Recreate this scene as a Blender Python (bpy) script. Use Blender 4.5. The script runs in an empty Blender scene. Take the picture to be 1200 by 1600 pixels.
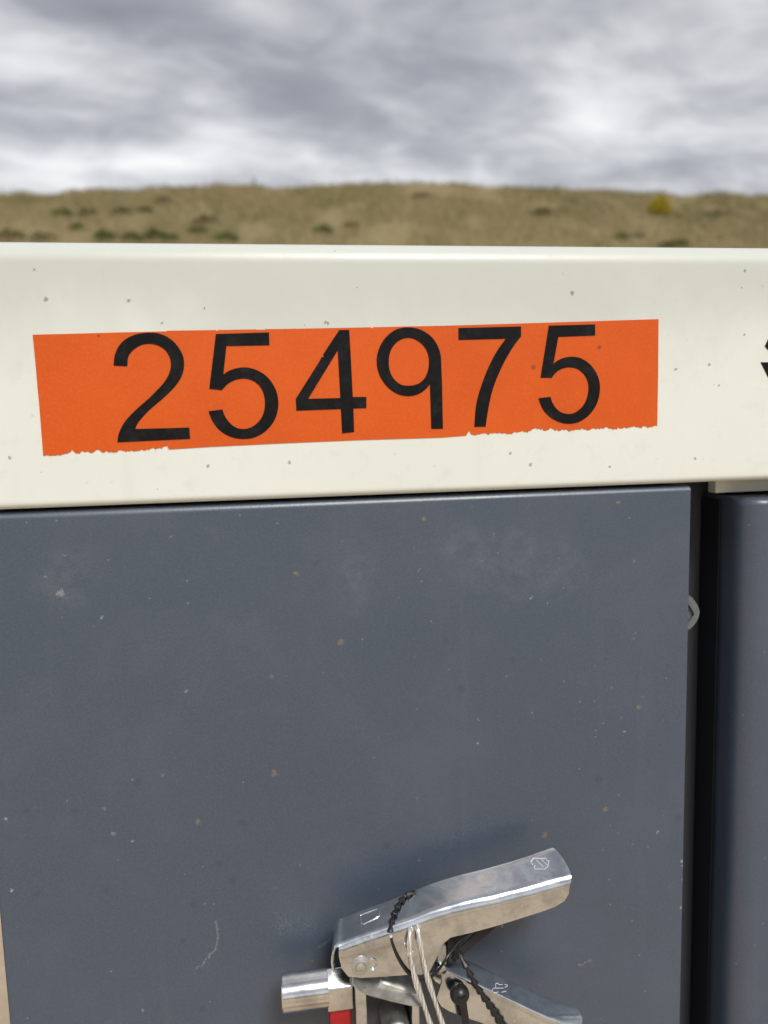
import bpy, bmesh, math, random
import numpy as np
from mathutils import Vector, Matrix
from mathutils.bvhtree import BVHTree
from mathutils.geometry import tessellate_polygon
random.seed(7)
rng = np.random.default_rng(7)
sc = bpy.context.scene
COL = sc.collection

# ------------------------------------------------------------------ camera
F = 1200.0                                        # focal length in photo pixels (1200 wide)
D = Vector((267, 10360, 1200)).normalized()       # "down" seen from the camera (x right, y down, z forward)
H = Vector((8200, -350, 1200)); H = (H - D * H.dot(D)).normalized()   # along the machine
N = H.cross(D).normalized()                       # away from the viewer
CAM = Vector((0.0, -0.56, 1.30))
def to_world(v): return Vector((v.dot(H), v.dot(N), -v.dot(D)))
def ray(px, py): return to_world(Vector((px - 600, py - 800, F)))
def at(px, py, Y):                                # point of the plane y = Y
    r = ray(px, py); return CAM + r * ((Y - CAM.y) / r.y)
cx, cy, cz = to_world(Vector((1, 0, 0))), to_world(Vector((0, -1, 0))), to_world(Vector((0, 0, -1)))
cd = bpy.data.cameras.new('camera')
cam = bpy.data.objects.new('camera', cd); COL.objects.link(cam)
m = Matrix((cx, cy, cz)).transposed().to_4x4(); m.translation = CAM
cam.matrix_world = m
cd.sensor_fit = 'HORIZONTAL'; cd.sensor_width = 36; cd.lens = 36.0
cd.clip_start = 0.02; cd.clip_end = 6000
cd.dof.use_dof = True; cd.dof.focus_distance = 0.565; cd.dof.aperture_fstop = 6.2
sc.camera = cam

# ------------------------------------------------------------------ sky, sun, exposure
SUN_DIR = Vector((0.20, -0.68, 0.84)).normalized()      # towards the sun: behind the viewer, to the right
w = bpy.data.worlds.new('World'); sc.world = w; w.use_nodes = True
nt = w.node_tree; nt.nodes.clear()
def nn(t, **k):
    n = nt.nodes.new(t)
    for a, b in k.items():
        if a.startswith('i_'):
            n.inputs[a[2:].replace('_', ' ')].default_value = b
        else: setattr(n, a, b)
    return n
def lk(a, b): nt.links.new(a, b)
sky = nn('ShaderNodeTexSky', sky_type='NISHITA', sun_disc=False)
sky.sun_elevation = math.asin(SUN_DIR.z); sky.sun_rotation = math.atan2(SUN_DIR.x, SUN_DIR.y)
tc = nn('ShaderNodeTexCoord'); sep = nn('ShaderNodeSeparateXYZ'); lk(tc.outputs['Generated'], sep.inputs[0])
zc = nn('ShaderNodeMath', operation='MAXIMUM'); lk(sep.outputs['Z'], zc.inputs[0]); zc.inputs[1].default_value = 0.0
za = nn('ShaderNodeMath', operation='ADD'); lk(zc.outputs[0], za.inputs[0]); za.inputs[1].default_value = 0.22
dx = nn('ShaderNodeMath', operation='DIVIDE'); lk(sep.outputs['X'], dx.inputs[0]); lk(za.outputs[0], dx.inputs[1])
dy = nn('ShaderNodeMath', operation='DIVIDE'); lk(sep.outputs['Y'], dy.inputs[0]); lk(za.outputs[0], dy.inputs[1])
cmb = nn('ShaderNodeCombineXYZ'); lk(dx.outputs[0], cmb.inputs[0]); lk(dy.outputs[0], cmb.inputs[1])
mp = nn('ShaderNodeMapping'); lk(cmb.outputs[0], mp.inputs['Vector'])
mp.inputs['Location'].default_value = (7.25, 2.0, 0); mp.inputs['Rotation'].default_value = (0, 0, math.radians(-18)); mp.inputs['Scale'].default_value = (1.0, 1.45, 1)
n1 = nn('ShaderNodeTexNoise', noise_dimensions='3D', i_Scale=1.35, i_Detail=8.0, i_Roughness=0.54, i_Distortion=0.35); lk(mp.outputs[0], n1.inputs['Vector'])
n2 = nn('ShaderNodeTexNoise', noise_dimensions='3D', i_Scale=4.2, i_Detail=4.0, i_Roughness=0.5, i_Distortion=0.5); lk(mp.outputs[0], n2.inputs['Vector'])
mixn = nn('ShaderNodeMix', data_type='FLOAT'); mixn.inputs['Factor'].default_value = 0.33
lk(n1.outputs[0], mixn.inputs['A']); lk(n2.outputs[0], mixn.inputs['B'])
rp = nn('ShaderNodeValToRGB'); lift = nn('ShaderNodeMapRange', interpolation_type='SMOOTHSTEP'); lk(sep.outputs['Z'], lift.inputs['Value'])
for k_, v_ in (('From Min', .25), ('From Max', .42), ('To Min', .06), ('To Max', 0.0)): lift.inputs[k_].default_value = v_
ad = nn('ShaderNodeMath', operation='ADD'); lk(mixn.outputs['Result'], ad.inputs[0]); lk(lift.outputs[0], ad.inputs[1])
lk(ad.outputs[0], rp.inputs[0])
e = rp.color_ramp.elements
e[0].position = 0.33; e[0].color = (2.4, 2.52, 2.9, 1)
e[1].position = 0.45; e[1].color = (3.5, 3.62, 4.02, 1)
for p, c in ((0.52, (4.95, 5.05, 5.3)), (0.585, (6.8, 6.9, 7.15)), (0.68, (9.2, 9.2, 9.15))):
    q = e.new(p); q.color = (*c, 1)
mx = nn('ShaderNodeMix', data_type='RGBA'); mx.inputs['Factor'].default_value = 0.93
lk(sky.outputs[0], mx.inputs['A']); lk(rp.outputs[0], mx.inputs['B'])
bg = nn('ShaderNodeBackground'); bg.inputs['Strength'].default_value = 0.10
lk(mx.outputs['Result'], bg.inputs['Color'])
wo = nn('ShaderNodeOutputWorld'); lk(bg.outputs[0], wo.inputs['Surface'])

sl = bpy.data.lights.new('sun', 'SUN'); sl.energy = 2.6; sl.angle = math.radians(16); sl.color = (1.0, 0.95, 0.88)
so = bpy.data.objects.new('sun', sl); COL.objects.link(so)
so.rotation_euler = (-SUN_DIR).to_track_quat('-Z', 'Y').to_euler(); so.location = (2, -3, 6)
vs = sc.view_settings
vs.view_transform = 'Standard'; vs.look = 'None'; vs.gamma = 1; vs.use_curve_mapping = False; vs.exposure = 0.15
sc.render.engine = 'CYCLES'; sc.cycles.caustics_reflective = False; sc.cycles.caustics_refractive = False; sc.cycles.sample_clamp_indirect = 2.5

# ------------------------------------------------------------------ helpers
def link(name, me, mat=None, parent=None, smooth=None):
    o = bpy.data.objects.new(name, me); COL.objects.link(o)
    if mat: me.materials.append(mat)
    if parent:
        o.parent = parent
    if smooth:
        for p in me.polygons: p.use_smooth = True
    return o
def tag(o, label=None, cat=None, group=None, kind=None):
    if label: o['label'] = label
    if cat: o['category'] = cat
    if group: o['group'] = group
    if kind: o['kind'] = kind
    return o
def origin_of(parent):
    v = Vector((0, 0, 0))
    while parent: v += parent.location; parent = parent.parent
    return v
def mesh(name, vs_, fs, mat, parent=None, smooth=False):      # vertices given in world coordinates
    o0 = origin_of(parent); me = bpy.data.meshes.new(name)
    me.from_pydata([tuple(Vector(v) - o0) for v in vs_], [], fs); me.update()
    return link(name, me, mat, parent, smooth)
def from_bm(name, bm, mat, parent=None, smooth=False):
    o0 = origin_of(parent); bmesh.ops.translate(bm, verts=bm.verts, vec=-o0)
    bmesh.ops.recalc_face_normals(bm, faces=bm.faces)
    me = bpy.data.meshes.new(name); bm.to_mesh(me); bm.free()
    o = link(name, me, mat, parent, smooth)
    if smooth:
        auto(o)
        wn_ = o.modifiers.new('normals', 'WEIGHTED_NORMAL'); wn_.keep_sharp = True; wn_.weight = 80
    return o
def auto(o, ang=38):
    me = o.data; b = bmesh.new(); b.from_mesh(me)
    for ed in b.edges:
        if len(ed.link_faces) == 2: ed.smooth = ed.calc_face_angle(0) < math.radians(ang)
    for f in b.faces: f.smooth = True
    b.to_mesh(me); b.free()
def box(bm, x0, x1, y0, y1, z0, z1):
    v = [bm.verts.new((x, y, z)) for z in (z0, z1) for y in (y0, y1) for x in (x0, x1)]
    fs = [bm.faces.new([v[i] for i in q]) for q in ((0, 1, 3, 2), (4, 6, 7, 5), (0, 4, 5, 1), (2, 3, 7, 6), (0, 2, 6, 4), (1, 5, 7, 3))]
    return v, fs
def bevel(bm, pred, r, seg=4):
    es = [ed for ed in bm.edges if pred(ed.verts[0].co, ed.verts[1].co)]
    bmesh.ops.bevel(bm, geom=es, offset=r, segments=seg, profile=0.5, affect='EDGES')
def lathe(bm, c, axis, prof, seg=28):                         # prof: list of (radius, distance along axis)
    a = Vector(axis).normalized(); u = a.orthogonal().normalized(); v = a.cross(u)
    rings = []
    for r, t in prof:
        rings.append([bm.verts.new(c + a * t + (u * math.cos(k * 2 * math.pi / seg) + v * math.sin(k * 2 * math.pi / seg)) * max(r, 1e-5)) for k in range(seg)])
    for A, B in zip(rings, rings[1:]):
        for k in range(seg): bm.faces.new((A[k], A[(k + 1) % seg], B[(k + 1) % seg], B[k]))
    bm.faces.new(rings[0]); bm.faces.new(rings[-1][::-1])
def tube(bm, pts, rad, seg=10, cap=True):
    pts = [Vector(p) for p in pts]; n = len(pts); rings = []; up = None
    for i, p in enumerate(pts):
        t = (pts[min(i + 1, n - 1)] - pts[max(i - 1, 0)]).normalized()
        if up is None: up = t.orthogonal().normalized()
        up = (up - t * up.dot(t)).normalized(); s = t.cross(up)
        r = rad[i] if isinstance(rad, (list, tuple)) else rad
        rings.append([bm.verts.new(p + (up * math.cos(k * 2 * math.pi / seg) + s * math.sin(k * 2 * math.pi / seg)) * r) for k in range(seg)])
    for A, B in zip(rings, rings[1:]):
        for k in range(seg): bm.faces.new((A[k], A[(k + 1) % seg], B[(k + 1) % seg], B[k]))
    if cap: bm.faces.new(rings[0][::-1]); bm.faces.new(rings[-1])
def smooth_path(pts, per=6):
    P = [Vector(p) for p in pts]; P = [P[0] * 2 - P[1]] + P + [P[-1] * 2 - P[-2]]; out = []
    for i in range(1, len(P) - 2):
        a, b, c, d = P[i - 1:i + 3]
        for k in range(per):
            t = k / per
            out.append(0.5 * ((2 * b) + (c - a) * t + (2 * a - 5 * b + 4 * c - d) * t * t + (3 * b - a - 3 * c + d) * t ** 3))
    out.append(P[-2]); return out
def outline(pts, closed=True, per=5):
    """2-D outline; entries with a third item are corners, the rest is smoothed between them"""
    n = len(pts); out = []
    P = [Vector(p[:2]) for p in pts]; cor = [len(p) > 2 for p in pts]
    for i in range(n):
        b, c = P[i], P[(i + 1) % n]
        if cor[i] and cor[(i + 1) % n]: out.append(b); continue
        a = b * 2 - c if cor[i] else P[i - 1]
        d = c * 2 - b if cor[(i + 1) % n] else P[(i + 2) % n]
        for k in range(per):
            t = k / per
            out.append(0.5 * ((2 * b) + (c - a) * t + (2 * a - 5 * b + 4 * c - d) * t * t + (3 * b - a - 3 * c + d) * t ** 3))
    return out
def slab(loops, Y0, Y1, name, mat, parent):
    """flat piece with pixel outlines on plane Y0 (front), thickness to Y1; first loop outer, others holes"""
    L = [[at(p[0], p[1], Y0) for p in lp] for lp in loops]
    flat = [v for lp in L for v in lp]; n = len(flat)
    tri = tessellate_polygon([[Vector((v.x, v.z, 0)) for v in lp] for lp in L])
    vs_ = [v for v in flat] + [Vector((v.x, Y1, v.z)) for v in flat]
    fs = []
    for t in tri:
        a, b, c = (flat[k] for k in t)
        if ((b - a).cross(c - a)).y > 0: t = t[::-1]
        fs.append(tuple(t)); fs.append(tuple(n + k for k in reversed(t)))
    k0 = 0
    for lp in L:
        m_ = len(lp)
        for k in range(m_): fs.append((k0 + k, k0 + (k + 1) % m_, n + k0 + (k + 1) % m_, n + k0 + k))
        k0 += m_
    return mesh(name, vs_, fs, mat, parent)

# ------------------------------------------------------------------ materials
class Mat:
    def __init__(s, name, col=(.5, .5, .5), rough=.5, metal=0.0, spec=.5):
        s.m = bpy.data.materials.new(name); s.m.use_nodes = True; s.t = s.m.node_tree
        s.b = s.t.nodes['Principled BSDF']
        s.b.inputs['Base Color'].default_value = (*col, 1); s.b.inputs['Roughness'].default_value = rough
        s.b.inputs['Metallic'].default_value = metal; s.b.inputs['Specular IOR Level'].default_value = spec
        s.tc = s.n('ShaderNodeTexCoord'); s.vec = s.tc.outputs['Object']
    def n(s, t, **k):
        x = s.t.nodes.new(t)
        for a, b in k.items(): setattr(x, a, b)
        return x
    def l(s, a, b): s.t.links.new(a, b)
    def scaled(s, sx, sy, sz, vec=None):
        x = s.n('ShaderNodeMapping'); s.l(vec or s.vec, x.inputs['Vector']); x.inputs['Scale'].default_value = (sx, sy, sz); return x.outputs[0]
    def noise(s, scale, detail=3, rough=.5, vec=None, dist=0):
        x = s.n('ShaderNodeTexNoise'); s.l(vec or s.vec, x.inputs['Vector'])
        for k, v in (('Scale', scale), ('Detail', detail), ('Roughness', rough), ('Distortion', dist)): x.inputs[k].default_value = v
        return x
    def mr(s, v, a, b, c=0.0, d=1.0, smooth=False):
        x = s.n('ShaderNodeMapRange'); s.l(v, x.inputs['Value'])
        if smooth: x.interpolation_type = 'SMOOTHSTEP'
        for k, q in (('From Min', a), ('From Max', b), ('To Min', c), ('To Max', d)): x.inputs[k].default_value = q
        return x.outputs[0]
    def math(s, op, a, b=None):
        x = s.n('ShaderNodeMath', operation=op)
        for i, q in enumerate((a, b)):
            if q is None: continue
            if isinstance(q, (int, float)): x.inputs[i].default_value = q
            else: s.l(q, x.inputs[i])
        return x.outputs[0]
    def mix(s, f, a, b):
        x = s.n('ShaderNodeMix', data_type='RGBA')
        for k, q in (('Factor', f), ('A', a), ('B', b)):
            if isinstance(q, (int, float)): x.inputs[k].default_value = q
            elif isinstance(q, tuple): x.inputs[k].default_value = (*q, 1)
            else: s.l(q, x.inputs[k])
        return x.outputs['Result']
    def specks(s, scale, size, density, soft=.5, vec=None):
        """sparse dots: voronoi cells, only a share of them filled, sizes uneven"""
        v = s.n('ShaderNodeTexVoronoi'); s.l(vec or s.vec, v.inputs['Vector']); v.inputs['Scale'].default_value = scale
        sp = s.n('ShaderNodeSeparateColor'); s.l(v.outputs['Color'], sp.inputs[0])
        on = s.math('LESS_THAN', sp.outputs[0], density)
        r = s.mr(sp.outputs[1], 0, 1, size * .35, size)
        q = s.math('DIVIDE', v.outputs['Distance'], r)
        return s.math('MULTIPLY', s.mr(q, soft, 1.0, 1, 0, True), on)
    def spots(s, pts, vec):
        """dots at given points of the object (x, z, radius)"""
        tot = None
        for (p, r) in pts:
            d = s.n('ShaderNodeVectorMath', operation='DISTANCE'); s.l(vec, d.inputs[0]); d.inputs[1].default_value = p
            k = s.mr(d.outputs['Value'], r * .35, r * 1.1, 1, 0, True)
            tot = k if tot is None else s.math('MAXIMUM', tot, k)
        return tot
    def bump(s, h, strength, dist=.001):
        x = s.n('ShaderNodeBump'); s.l(h, x.inputs['Height']); x.inputs['Strength'].default_value = strength; x.inputs['Distance'].default_value = dist
        s.l(x.outputs[0], s.b.inputs['Normal']); return x
    def col(s, c): s.l(c, s.b.inputs['Base Color'])
    def rough(s, c): s.l(c, s.b.inputs['Roughness'])

# ------------------------------------------------------------------ machine frame
YD = 0.003                                          # front face of the doors
xl = at(13, 1590, YD).x                             # left edge of the first door
xr = at(1079, 790, YD).x                            # its right edge
ztop = at(560, 779, YD).z
zb0, zb1 = at(560, 775, 0).z, at(600, 381, 0).z + .0022     # bottom and top of the cream hood
print('door', xl, xr, at(1062, 1598, YD).x, 'hood', zb0, zb1, at(0, 377, 0).z, at(1200, 387, 0).z, at(0, 795, 0).z, at(1200, 748, 0).z)
root = bpy.data.objects.new('machine_cabinet', None); COL.objects.link(root)
root.location = (xl + 0.8, 0.45, 0)
tag(root, 'cream topped dark grey metal machine cabinet with orange number strip and latch', 'machine')
R0 = root.location.copy()
def loc(px, py, Y): return tuple(at(px, py, Y) - R0)
MPX = 0.56 / F

# cream paint
mc = Mat('cream_paint', rough=.40)
big = mc.noise(5, 4, .6); bl = mc.mr(big.outputs[0], .35, .7)
c = mc.mix(bl, (.755, .795, .745), (.80, .835, .785))
sm = mc.noise(60, 4, .65); c = mc.mix(mc.mr(sm.outputs[0], .56, .80, 0, .30), c, (.56, .55, .47))
st = mc.noise(1, 3, .6, vec=mc.scaled(40, 40, 7)); c = mc.mix(mc.mr(st.outputs[0], .60, .80, 0, .22), c, (.60, .58, .50))
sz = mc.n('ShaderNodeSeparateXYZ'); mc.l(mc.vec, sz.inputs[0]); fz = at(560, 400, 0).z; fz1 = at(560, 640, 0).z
fn = mc.noise(7, 5, .62, dist=.4); top_grey = mc.math('MULTIPLY', mc.mr(mc.math('ADD', sz.outputs[2], mc.math('MULTIPLY', mc.math('SUBTRACT', fn.outputs[0], .5), .13)), fz1, fz, 0, 1, True), .66)
c = mc.mix(top_grey, c, (.485, .520, .480))  # hood turns greyer, unevenly, towards its top
c = mc.mix(mc.math('MULTIPLY', mc.specks(130, .15, .09, .2), .60), c, (.20, .17, .13))
c = mc.mix(mc.math('MULTIPLY', mc.specks(60, .12, .10, .1), .30), c, (.40, .36, .28))
wob = mc.n('ShaderNodeVectorMath', operation='ADD'); wn = mc.noise(400, 2)
sc_ = mc.n('ShaderNodeVectorMath', operation='SCALE'); mc.l(wn.outputs['Color'], sc_.inputs[0]); sc_.inputs['Scale'].default_value = .003
mc.l(mc.vec, wob.inputs[0]); mc.l(sc_.outputs[0], wob.inputs[1])
off = Vector((-.0015, -.0015, -.0015))
def P(mt, lst, Y, k=1.0): return [(tuple(Vector(loc(x, y, Y)) - off), r * MPX * k) for x, y, r in lst]
sp = mc.spots(P(mc, [(72, 467, 3.2), (70, 470, 2.2), (201, 470, 3.5), (512, 505, 3.6), (508, 504, 2.5), (1164, 423, 3.5), (1159, 449, 2.5), (1163, 523, 3),
                     (894, 458, 4), (319, 481, 2.5), (253, 505, 2.5), (1108, 569, 3), (1056, 577, 3), (1123, 602, 3), (829, 726, 4), (797, 708, 3.5),
                     (953, 729, 3), (15, 715, 3), (452, 722, 3.5), (325, 729, 3), (154, 384, 2.5), (843, 387, 3), (1086, 717, 3), (54, 422, 2.5)], 0), wob.outputs[0])
c = mc.mix(mc.math('MULTIPLY', sp, .68), c, (.15, .115, .085))
mc.col(c); mc.rough(mc.mr(sm.outputs[0], .3, .7, .30, .46))
pe = mc.noise(420, 2, .5); mc.bump(pe.outputs[0], .05, .0005)
M_CREAM = mc.m

# dark grey blue paint
md = Mat('slate_paint', rough=.32, spec=1.0)
big = md.noise(4.5, 4, .55); c = md.mix(md.mr(big.outputs[0], .3, .7), (.043, .066, .107), (.046, .077, .112))
tint = md.noise(9, 3, .55); c = md.mix(md.mr(tint.outputs[0], .40, .60, 0, .45, True), c, (.053, .067, .112)); gr = md.noise(620, 3, .75); c = md.mix(md.mr(gr.outputs[0], .42, .68, 0, .42), c, (.098, .124, .170))
hz = md.noise(9, 5, .65); c = md.mix(md.mr(hz.outputs[0], .50, .75, 0, .20), c, (.115, .14, .18))
stv = md.noise(1, 4, .6, vec=md.scaled(55, 55, 4)); c = md.mix(md.mr(stv.outputs[0], .62, .85, 0, .12), c, (.19, .195, .20))
c = md.mix(md.math('MULTIPLY', md.specks(70, .10, .18, .1), .30), c, (.30, .31, .32))
c = md.mix(md.math('MULTIPLY', md.specks(150, .18, .11, .1), .38), c, (.40, .40, .40))
c = md.mix(md.math('MULTIPLY', md.specks(48, .14, .18, .1), .30), c, (.045, .048, .058))
wob = md.n('ShaderNodeVectorMath', operation='ADD'); wn = md.noise(330, 3, .7)
sc_ = md.n('ShaderNodeVectorMath', operation='SCALE'); md.l(wn.outputs['Color'], sc_.inputs[0]); sc_.inputs['Scale'].default_value = .007
md.l(md.vec, wob.inputs[0]); md.l(sc_.outputs[0], wob.inputs[1]); off = Vector((-.0035, -.0035, -.0035))
scuff = md.spots(P(md, [(740, 865, 60), (790, 880, 90), (870, 890, 70), (720, 850, 50), (560, 900, 45), (558, 940, 30), (100, 910, 60)], YD), wob.outputs[0])
sn = md.noise(70, 5, .75); c = md.mix(md.math('MULTIPLY', md.math('MULTIPLY', scuff, md.mr(sn.outputs[0], .44, .72)), .22), c, (.22, .23, .25))
rust = md.spots(P(md, [(424, 1057, 7), (535, 845, 4), (533, 1003, 8), (429, 1208, 9), (310, 1284, 7), (663, 811, 6), (772, 835, 4), (999, 1104, 7), (851, 1305, 9),
                       (655, 1344, 6), (947, 1265, 7), (463, 897, 6), (1079, 829, 6), (255, 1211, 5), (990, 998, 5), (967, 785, 7), (268, 838, 5)], YD, .75), wob.outputs[0])
c = md.mix(md.math('MULTIPLY', rust, md.mr(wn.outputs[0], .3, .62, .05, .8)), c, (.27, .20, .10))
wht = md.spots(P(md, [(95, 928, 9), (97, 922, 5), (100, 868, 3), (290, 1081, 5), (177, 1303, 6), (206, 1314, 5), (991, 877, 3), (748, 1124, 4), (845, 1030, 3), (752, 877, 3),
                      (1028, 1300, 5), (159, 965, 5), (747, 1161, 4), (72, 901, 3), (830, 933, 4), (971, 1122, 3), (976, 1143, 4), (655, 891, 3), (1066, 1345, 5), (1068, 1352, 5), (1065, 1418, 5),
                      (1066, 1375, 3), (10, 1280, 4), (162, 1263, 4), (223, 1578, 4), (20, 1391, 4), (785, 1447, 5), (173, 1517, 3)], YD, .72), wob.outputs[0])
c = md.mix(md.math('MULTIPLY', wht, md.mr(wn.outputs[0], .3, .6, .1, .65)), c, (.48, .47, .45))
scr = []
for (x0_, y0_, x1_, y1_) in [(338, 1440, 340, 1462), (341, 1462, 337, 1480), (337, 1480, 322, 1500), (322, 1500, 304, 1518), (498, 1480, 520, 1466), (905, 1508, 925, 1500)]:
    for k in range(9): scr.append((x0_ + (x1_ - x0_) * k / 9, y0_ + (y1_ - y0_) * k / 9, 2.6))
sct = md.spots(P(md, scr, YD), wob.outputs[0]); c = md.mix(md.math('MULTIPLY', sct, .28), c, (.42, .43, .44))
drk = md.spots(P(md, [(935, 1217, 10), (800, 1032, 9), (720, 1077, 9), (604, 1322, 10), (380, 1286, 9), (342, 1349, 8), (363, 1376, 8), (303, 1414, 8), (117, 1267, 7), (215, 1222, 8),
                      (289, 1099, 4), (40, 1267, 6), (495, 880, 6), (57, 1396, 7), (167, 1392, 7), (286, 1470, 6), (697, 1000, 8), (1060, 1277, 7), (316, 1576, 7)], YD), wob.outputs[0])
c = md.mix(md.math('MULTIPLY', drk, .42), c, (.040, .042, .052))
md.col(c); md.rough(md.mr(hz.outputs[0], .3, .7, .36, .47))
mb = md.noise(700, 3, .6); wv_ = md.noise(11, 2, .5); md.bump(md.math('ADD', mb.outputs[0], md.math('MULTIPLY', wv_.outputs[0], 2.2)), .22, .0006)
M_SLATE = md.m

mk = Mat('black_interior', (.008, .009, .012), .7, 0, .12); M_BLACK = mk.m; M_DARK_STRIP = Mat('dark_strip', (.018, .021, .028), .6, 0, .25).m
mp_ = Mat('post_paint', (.075, .080, .095), .5); pn = mp_.noise(300, 3); mp_.bump(pn.outputs[0], .1, .0005); M_POST = mp_.m
# orange film
mo = Mat('orange_film', rough=.45, spec=.3)
on = mo.noise(14, 4, .6); c = mo.mix(mo.mr(on.outputs[0], .3, .7), (.62, .094, .009), (.69, .112, .012))
of = mo.noise(500, 2, .7); c = mo.mix(mo.mr(of.outputs[0], .45, .75, 0, .25), c, (.84, .16, .035))
oh = mo.noise(45, 4, .6); c = mo.mix(mo.mr(oh.outputs[0], .60, .85, 0, .35), c, (.55, .085, .015))
c = mo.mix(mo.math('MULTIPLY', mo.specks(110, .17, .08, .2), .6), c, (.25, .05, .02))
so_ = mo.spots([(tuple(Vector(loc(x, y, 0))), r * MPX) for x, y, r in [(936, 543, 4.5), (833, 574, 5), (154, 525, 3)]], mo.vec)
c = mo.mix(mo.math('MULTIPLY', so_, .7), c, (.16, .05, .02)); mo.col(c)
ow = mo.noise(26, 3, .5, dist=.6); mo.bump(mo.math('ADD', of.outputs[0], mo.math('MULTIPLY', ow.outputs[0], 5.0)), .16, .0006); M_ORANGE = mo.m
# black vinyl
mv = Mat('black_vinyl', rough=.45, spec=.20)
vn = mv.noise(90, 5, .7); mv.col(mv.mix(mv.mr(vn.outputs[0], .5, .8), (.005, .005, .006), (.018, .018, .019)))
mv.rough(mv.mr(vn.outputs[0], .3, .7, .34, .52))
vb = mv.noise(160, 3, .6); mv.bump(vb.outputs[0], .20, .0007); M_VINYL = mv.m
# bright steel
def steel(name, col, r0, r1, scale=50, bumpk=.08):
    x = Mat(name, col, .25, 1.0)
    a = x.noise(scale, 5, .65); bq = x.noise(1, 3, .6, vec=x.scaled(60, 60, 420))
    x.rough(x.mr(x.math('ADD', a.outputs[0], bq.outputs[0]), .75, 1.3, r0, r1))
    k = x.noise(130, 4, .7); cc = x.mix(x.mr(k.outputs[0], .5, .75, 0, .45), col, tuple(q * .55 for q in col)); k2 = x.noise(28, 4, .6, dist=.8); cc = x.mix(x.mr(k2.outputs[0], .46, .62, 0, .52), cc, tuple(q * .50 for q in col))
    cc = x.mix(x.math('MULTIPLY', x.specks(160, .30, .2, .2), .7), cc, (.92, .92, .92)); sc1 = x.noise(1, 4, .7, vec=x.scaled(30, 60, 900)); cc = x.mix(x.mr(sc1.outputs[0], .60, .72, 0, .5), cc, tuple(q * .6 for q in col)); x.col(cc)
    w1 = x.noise(38, 3, .5, dist=.5); x.bump(x.math('ADD', a.outputs[0], x.math('MULTIPLY', w1.outputs[0], 9.0)), bumpk, .0008); return x.m
M_STEEL = steel('stainless_steel', (.76, .79, .815), .10, .24, 50, .035)
M_TURNED = steel('turned_aluminium', (.82, .82, .82), .13, .22, 30, .03)
M_CAST = steel('dull_zinc', (.68, .68, .64), .42, .58, 80, .15)
mr_ = Mat('red_paint', (.42, .012, .018), .35); rn = mr_.noise(60, 3); mr_.col(mr_.mix(rn.outputs[0], (.30, .008, .012), (.48, .016, .022))); M_RED = mr_.m
M_NYLON = Mat('black_nylon', (.012, .012, .013), .38).m
mw = Mat('braided_wire', (.80, .79, .74), .30, .45); wv = mw.n('ShaderNodeTexWave'); mw.l(mw.vec, wv.inputs['Vector'])
wv.inputs['Scale'].default_value = 150; wv.inputs['Distortion'].default_value = 6; wv.inputs['Detail'].default_value = 2
mw.col(mw.mix(mw.mr(wv.outputs[0], .25, .75, 0, .8), (.86, .85, .81), (.42, .41, .38))); mw.bump(wv.outputs[0], .25, .0006); M_WIRE = mw.m
mt_ = Mat('etched_mark', (.85, .85, .84), .5, .2); M_MARK = mt_.m
mg = Mat('grey_rubber', (.22, .24, .24), .45); gn = mg.noise(250, 3); mg.col(mg.mix(gn.outputs[0], (.085, .10, .11), (.17, .19, .20))); M_RUBBER = mg.m

def leaf_mat(name, a, b):
    x = Mat(name, rough=.6, spec=.3); k = x.noise(9, 3, .6); x.col(x.mix(x.mr(k.outputs[0], .3, .7), a, b)); return x.m
# ------------------------------------------------------------------ ground and hill
mgd = Mat('sand', rough=.95, spec=.2)
g1 = mgd.noise(.35, 5, .6); c = mgd.mix(mgd.mr(g1.outputs[0], .3, .7), (.62, .49, .355), (.72, .58, .43))
g2 = mgd.noise(6, 6, .7); c = mgd.mix(mgd.mr(g2.outputs[0], .45, .75, 0, .5), c, (.50, .37, .24))
g4 = mgd.noise(1.3, 6, .65, dist=.7); c = mgd.mix(mgd.mr(g4.outputs[0], .50, .60, 0, .75, True), c, (.27, .20, .135)); g3 = mgd.noise(70, 4, .7); c = mgd.mix(mgd.mr(g3.outputs[0], .5, .75, 0, .6), c, (.70, .54, .38)); mgd.col(c)
mgd.bump(mgd.math('ADD', mgd.math('MULTIPLY', g2.outputs[0], 2.0), g3.outputs[0]), .7, .03); M_SAND = mgd.m
tag(mesh('ground', [(-2500, -2500, 0), (2500, -2500, 0), (2500, 2500, 0), (-2500, 2500, 0)], [(0, 1, 2, 3)], M_SAND), kind='structure')

YC = 20.0
crest_px = [(-700, 350), (-350, 322), (-120, 303), (0, 298), (95, 295), (190, 293), (300, 291), (360, 289), (440, 287), (480, 285), (560, 286), (640, 287), (720, 289), (800, 291), (870, 294), (950, 296), (1060, 302), (1130, 304), (1200, 307), (1400, 322), (1900, 370)]
cr = [at(a, b, YC) for a, b in crest_px]
CX, CZ = np.array([p.x for p in cr]), np.array([p.z for p in cr])
from mathutils import noise as mnoise
def hill_z(x, y):
    top = float(np.interp(x, CX, CZ)) - .05
    toe = 9.0
    if y < toe: return -0.02
    t = min(1.0, (y - toe) / (YC - toe))
    s = t * .86 + .14 * t * t * (3 - 2 * t)
    if t > .93: s = min(s, 1.0)
    z = top * s
    if y > YC: z = top - .18 * (y - YC) ** 1.15 * .55
    b = mnoise.fractal(Vector((x * .45, y * .45, 1.3)), 1.0, 2.0, 4) * .10 + mnoise.noise(Vector((x * 1.7, y * 1.7, 4))) * .05
    return max(-0.05, z + b * min(1, (y - toe) / 3) - (.03 if z < .1 else 0))
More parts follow.
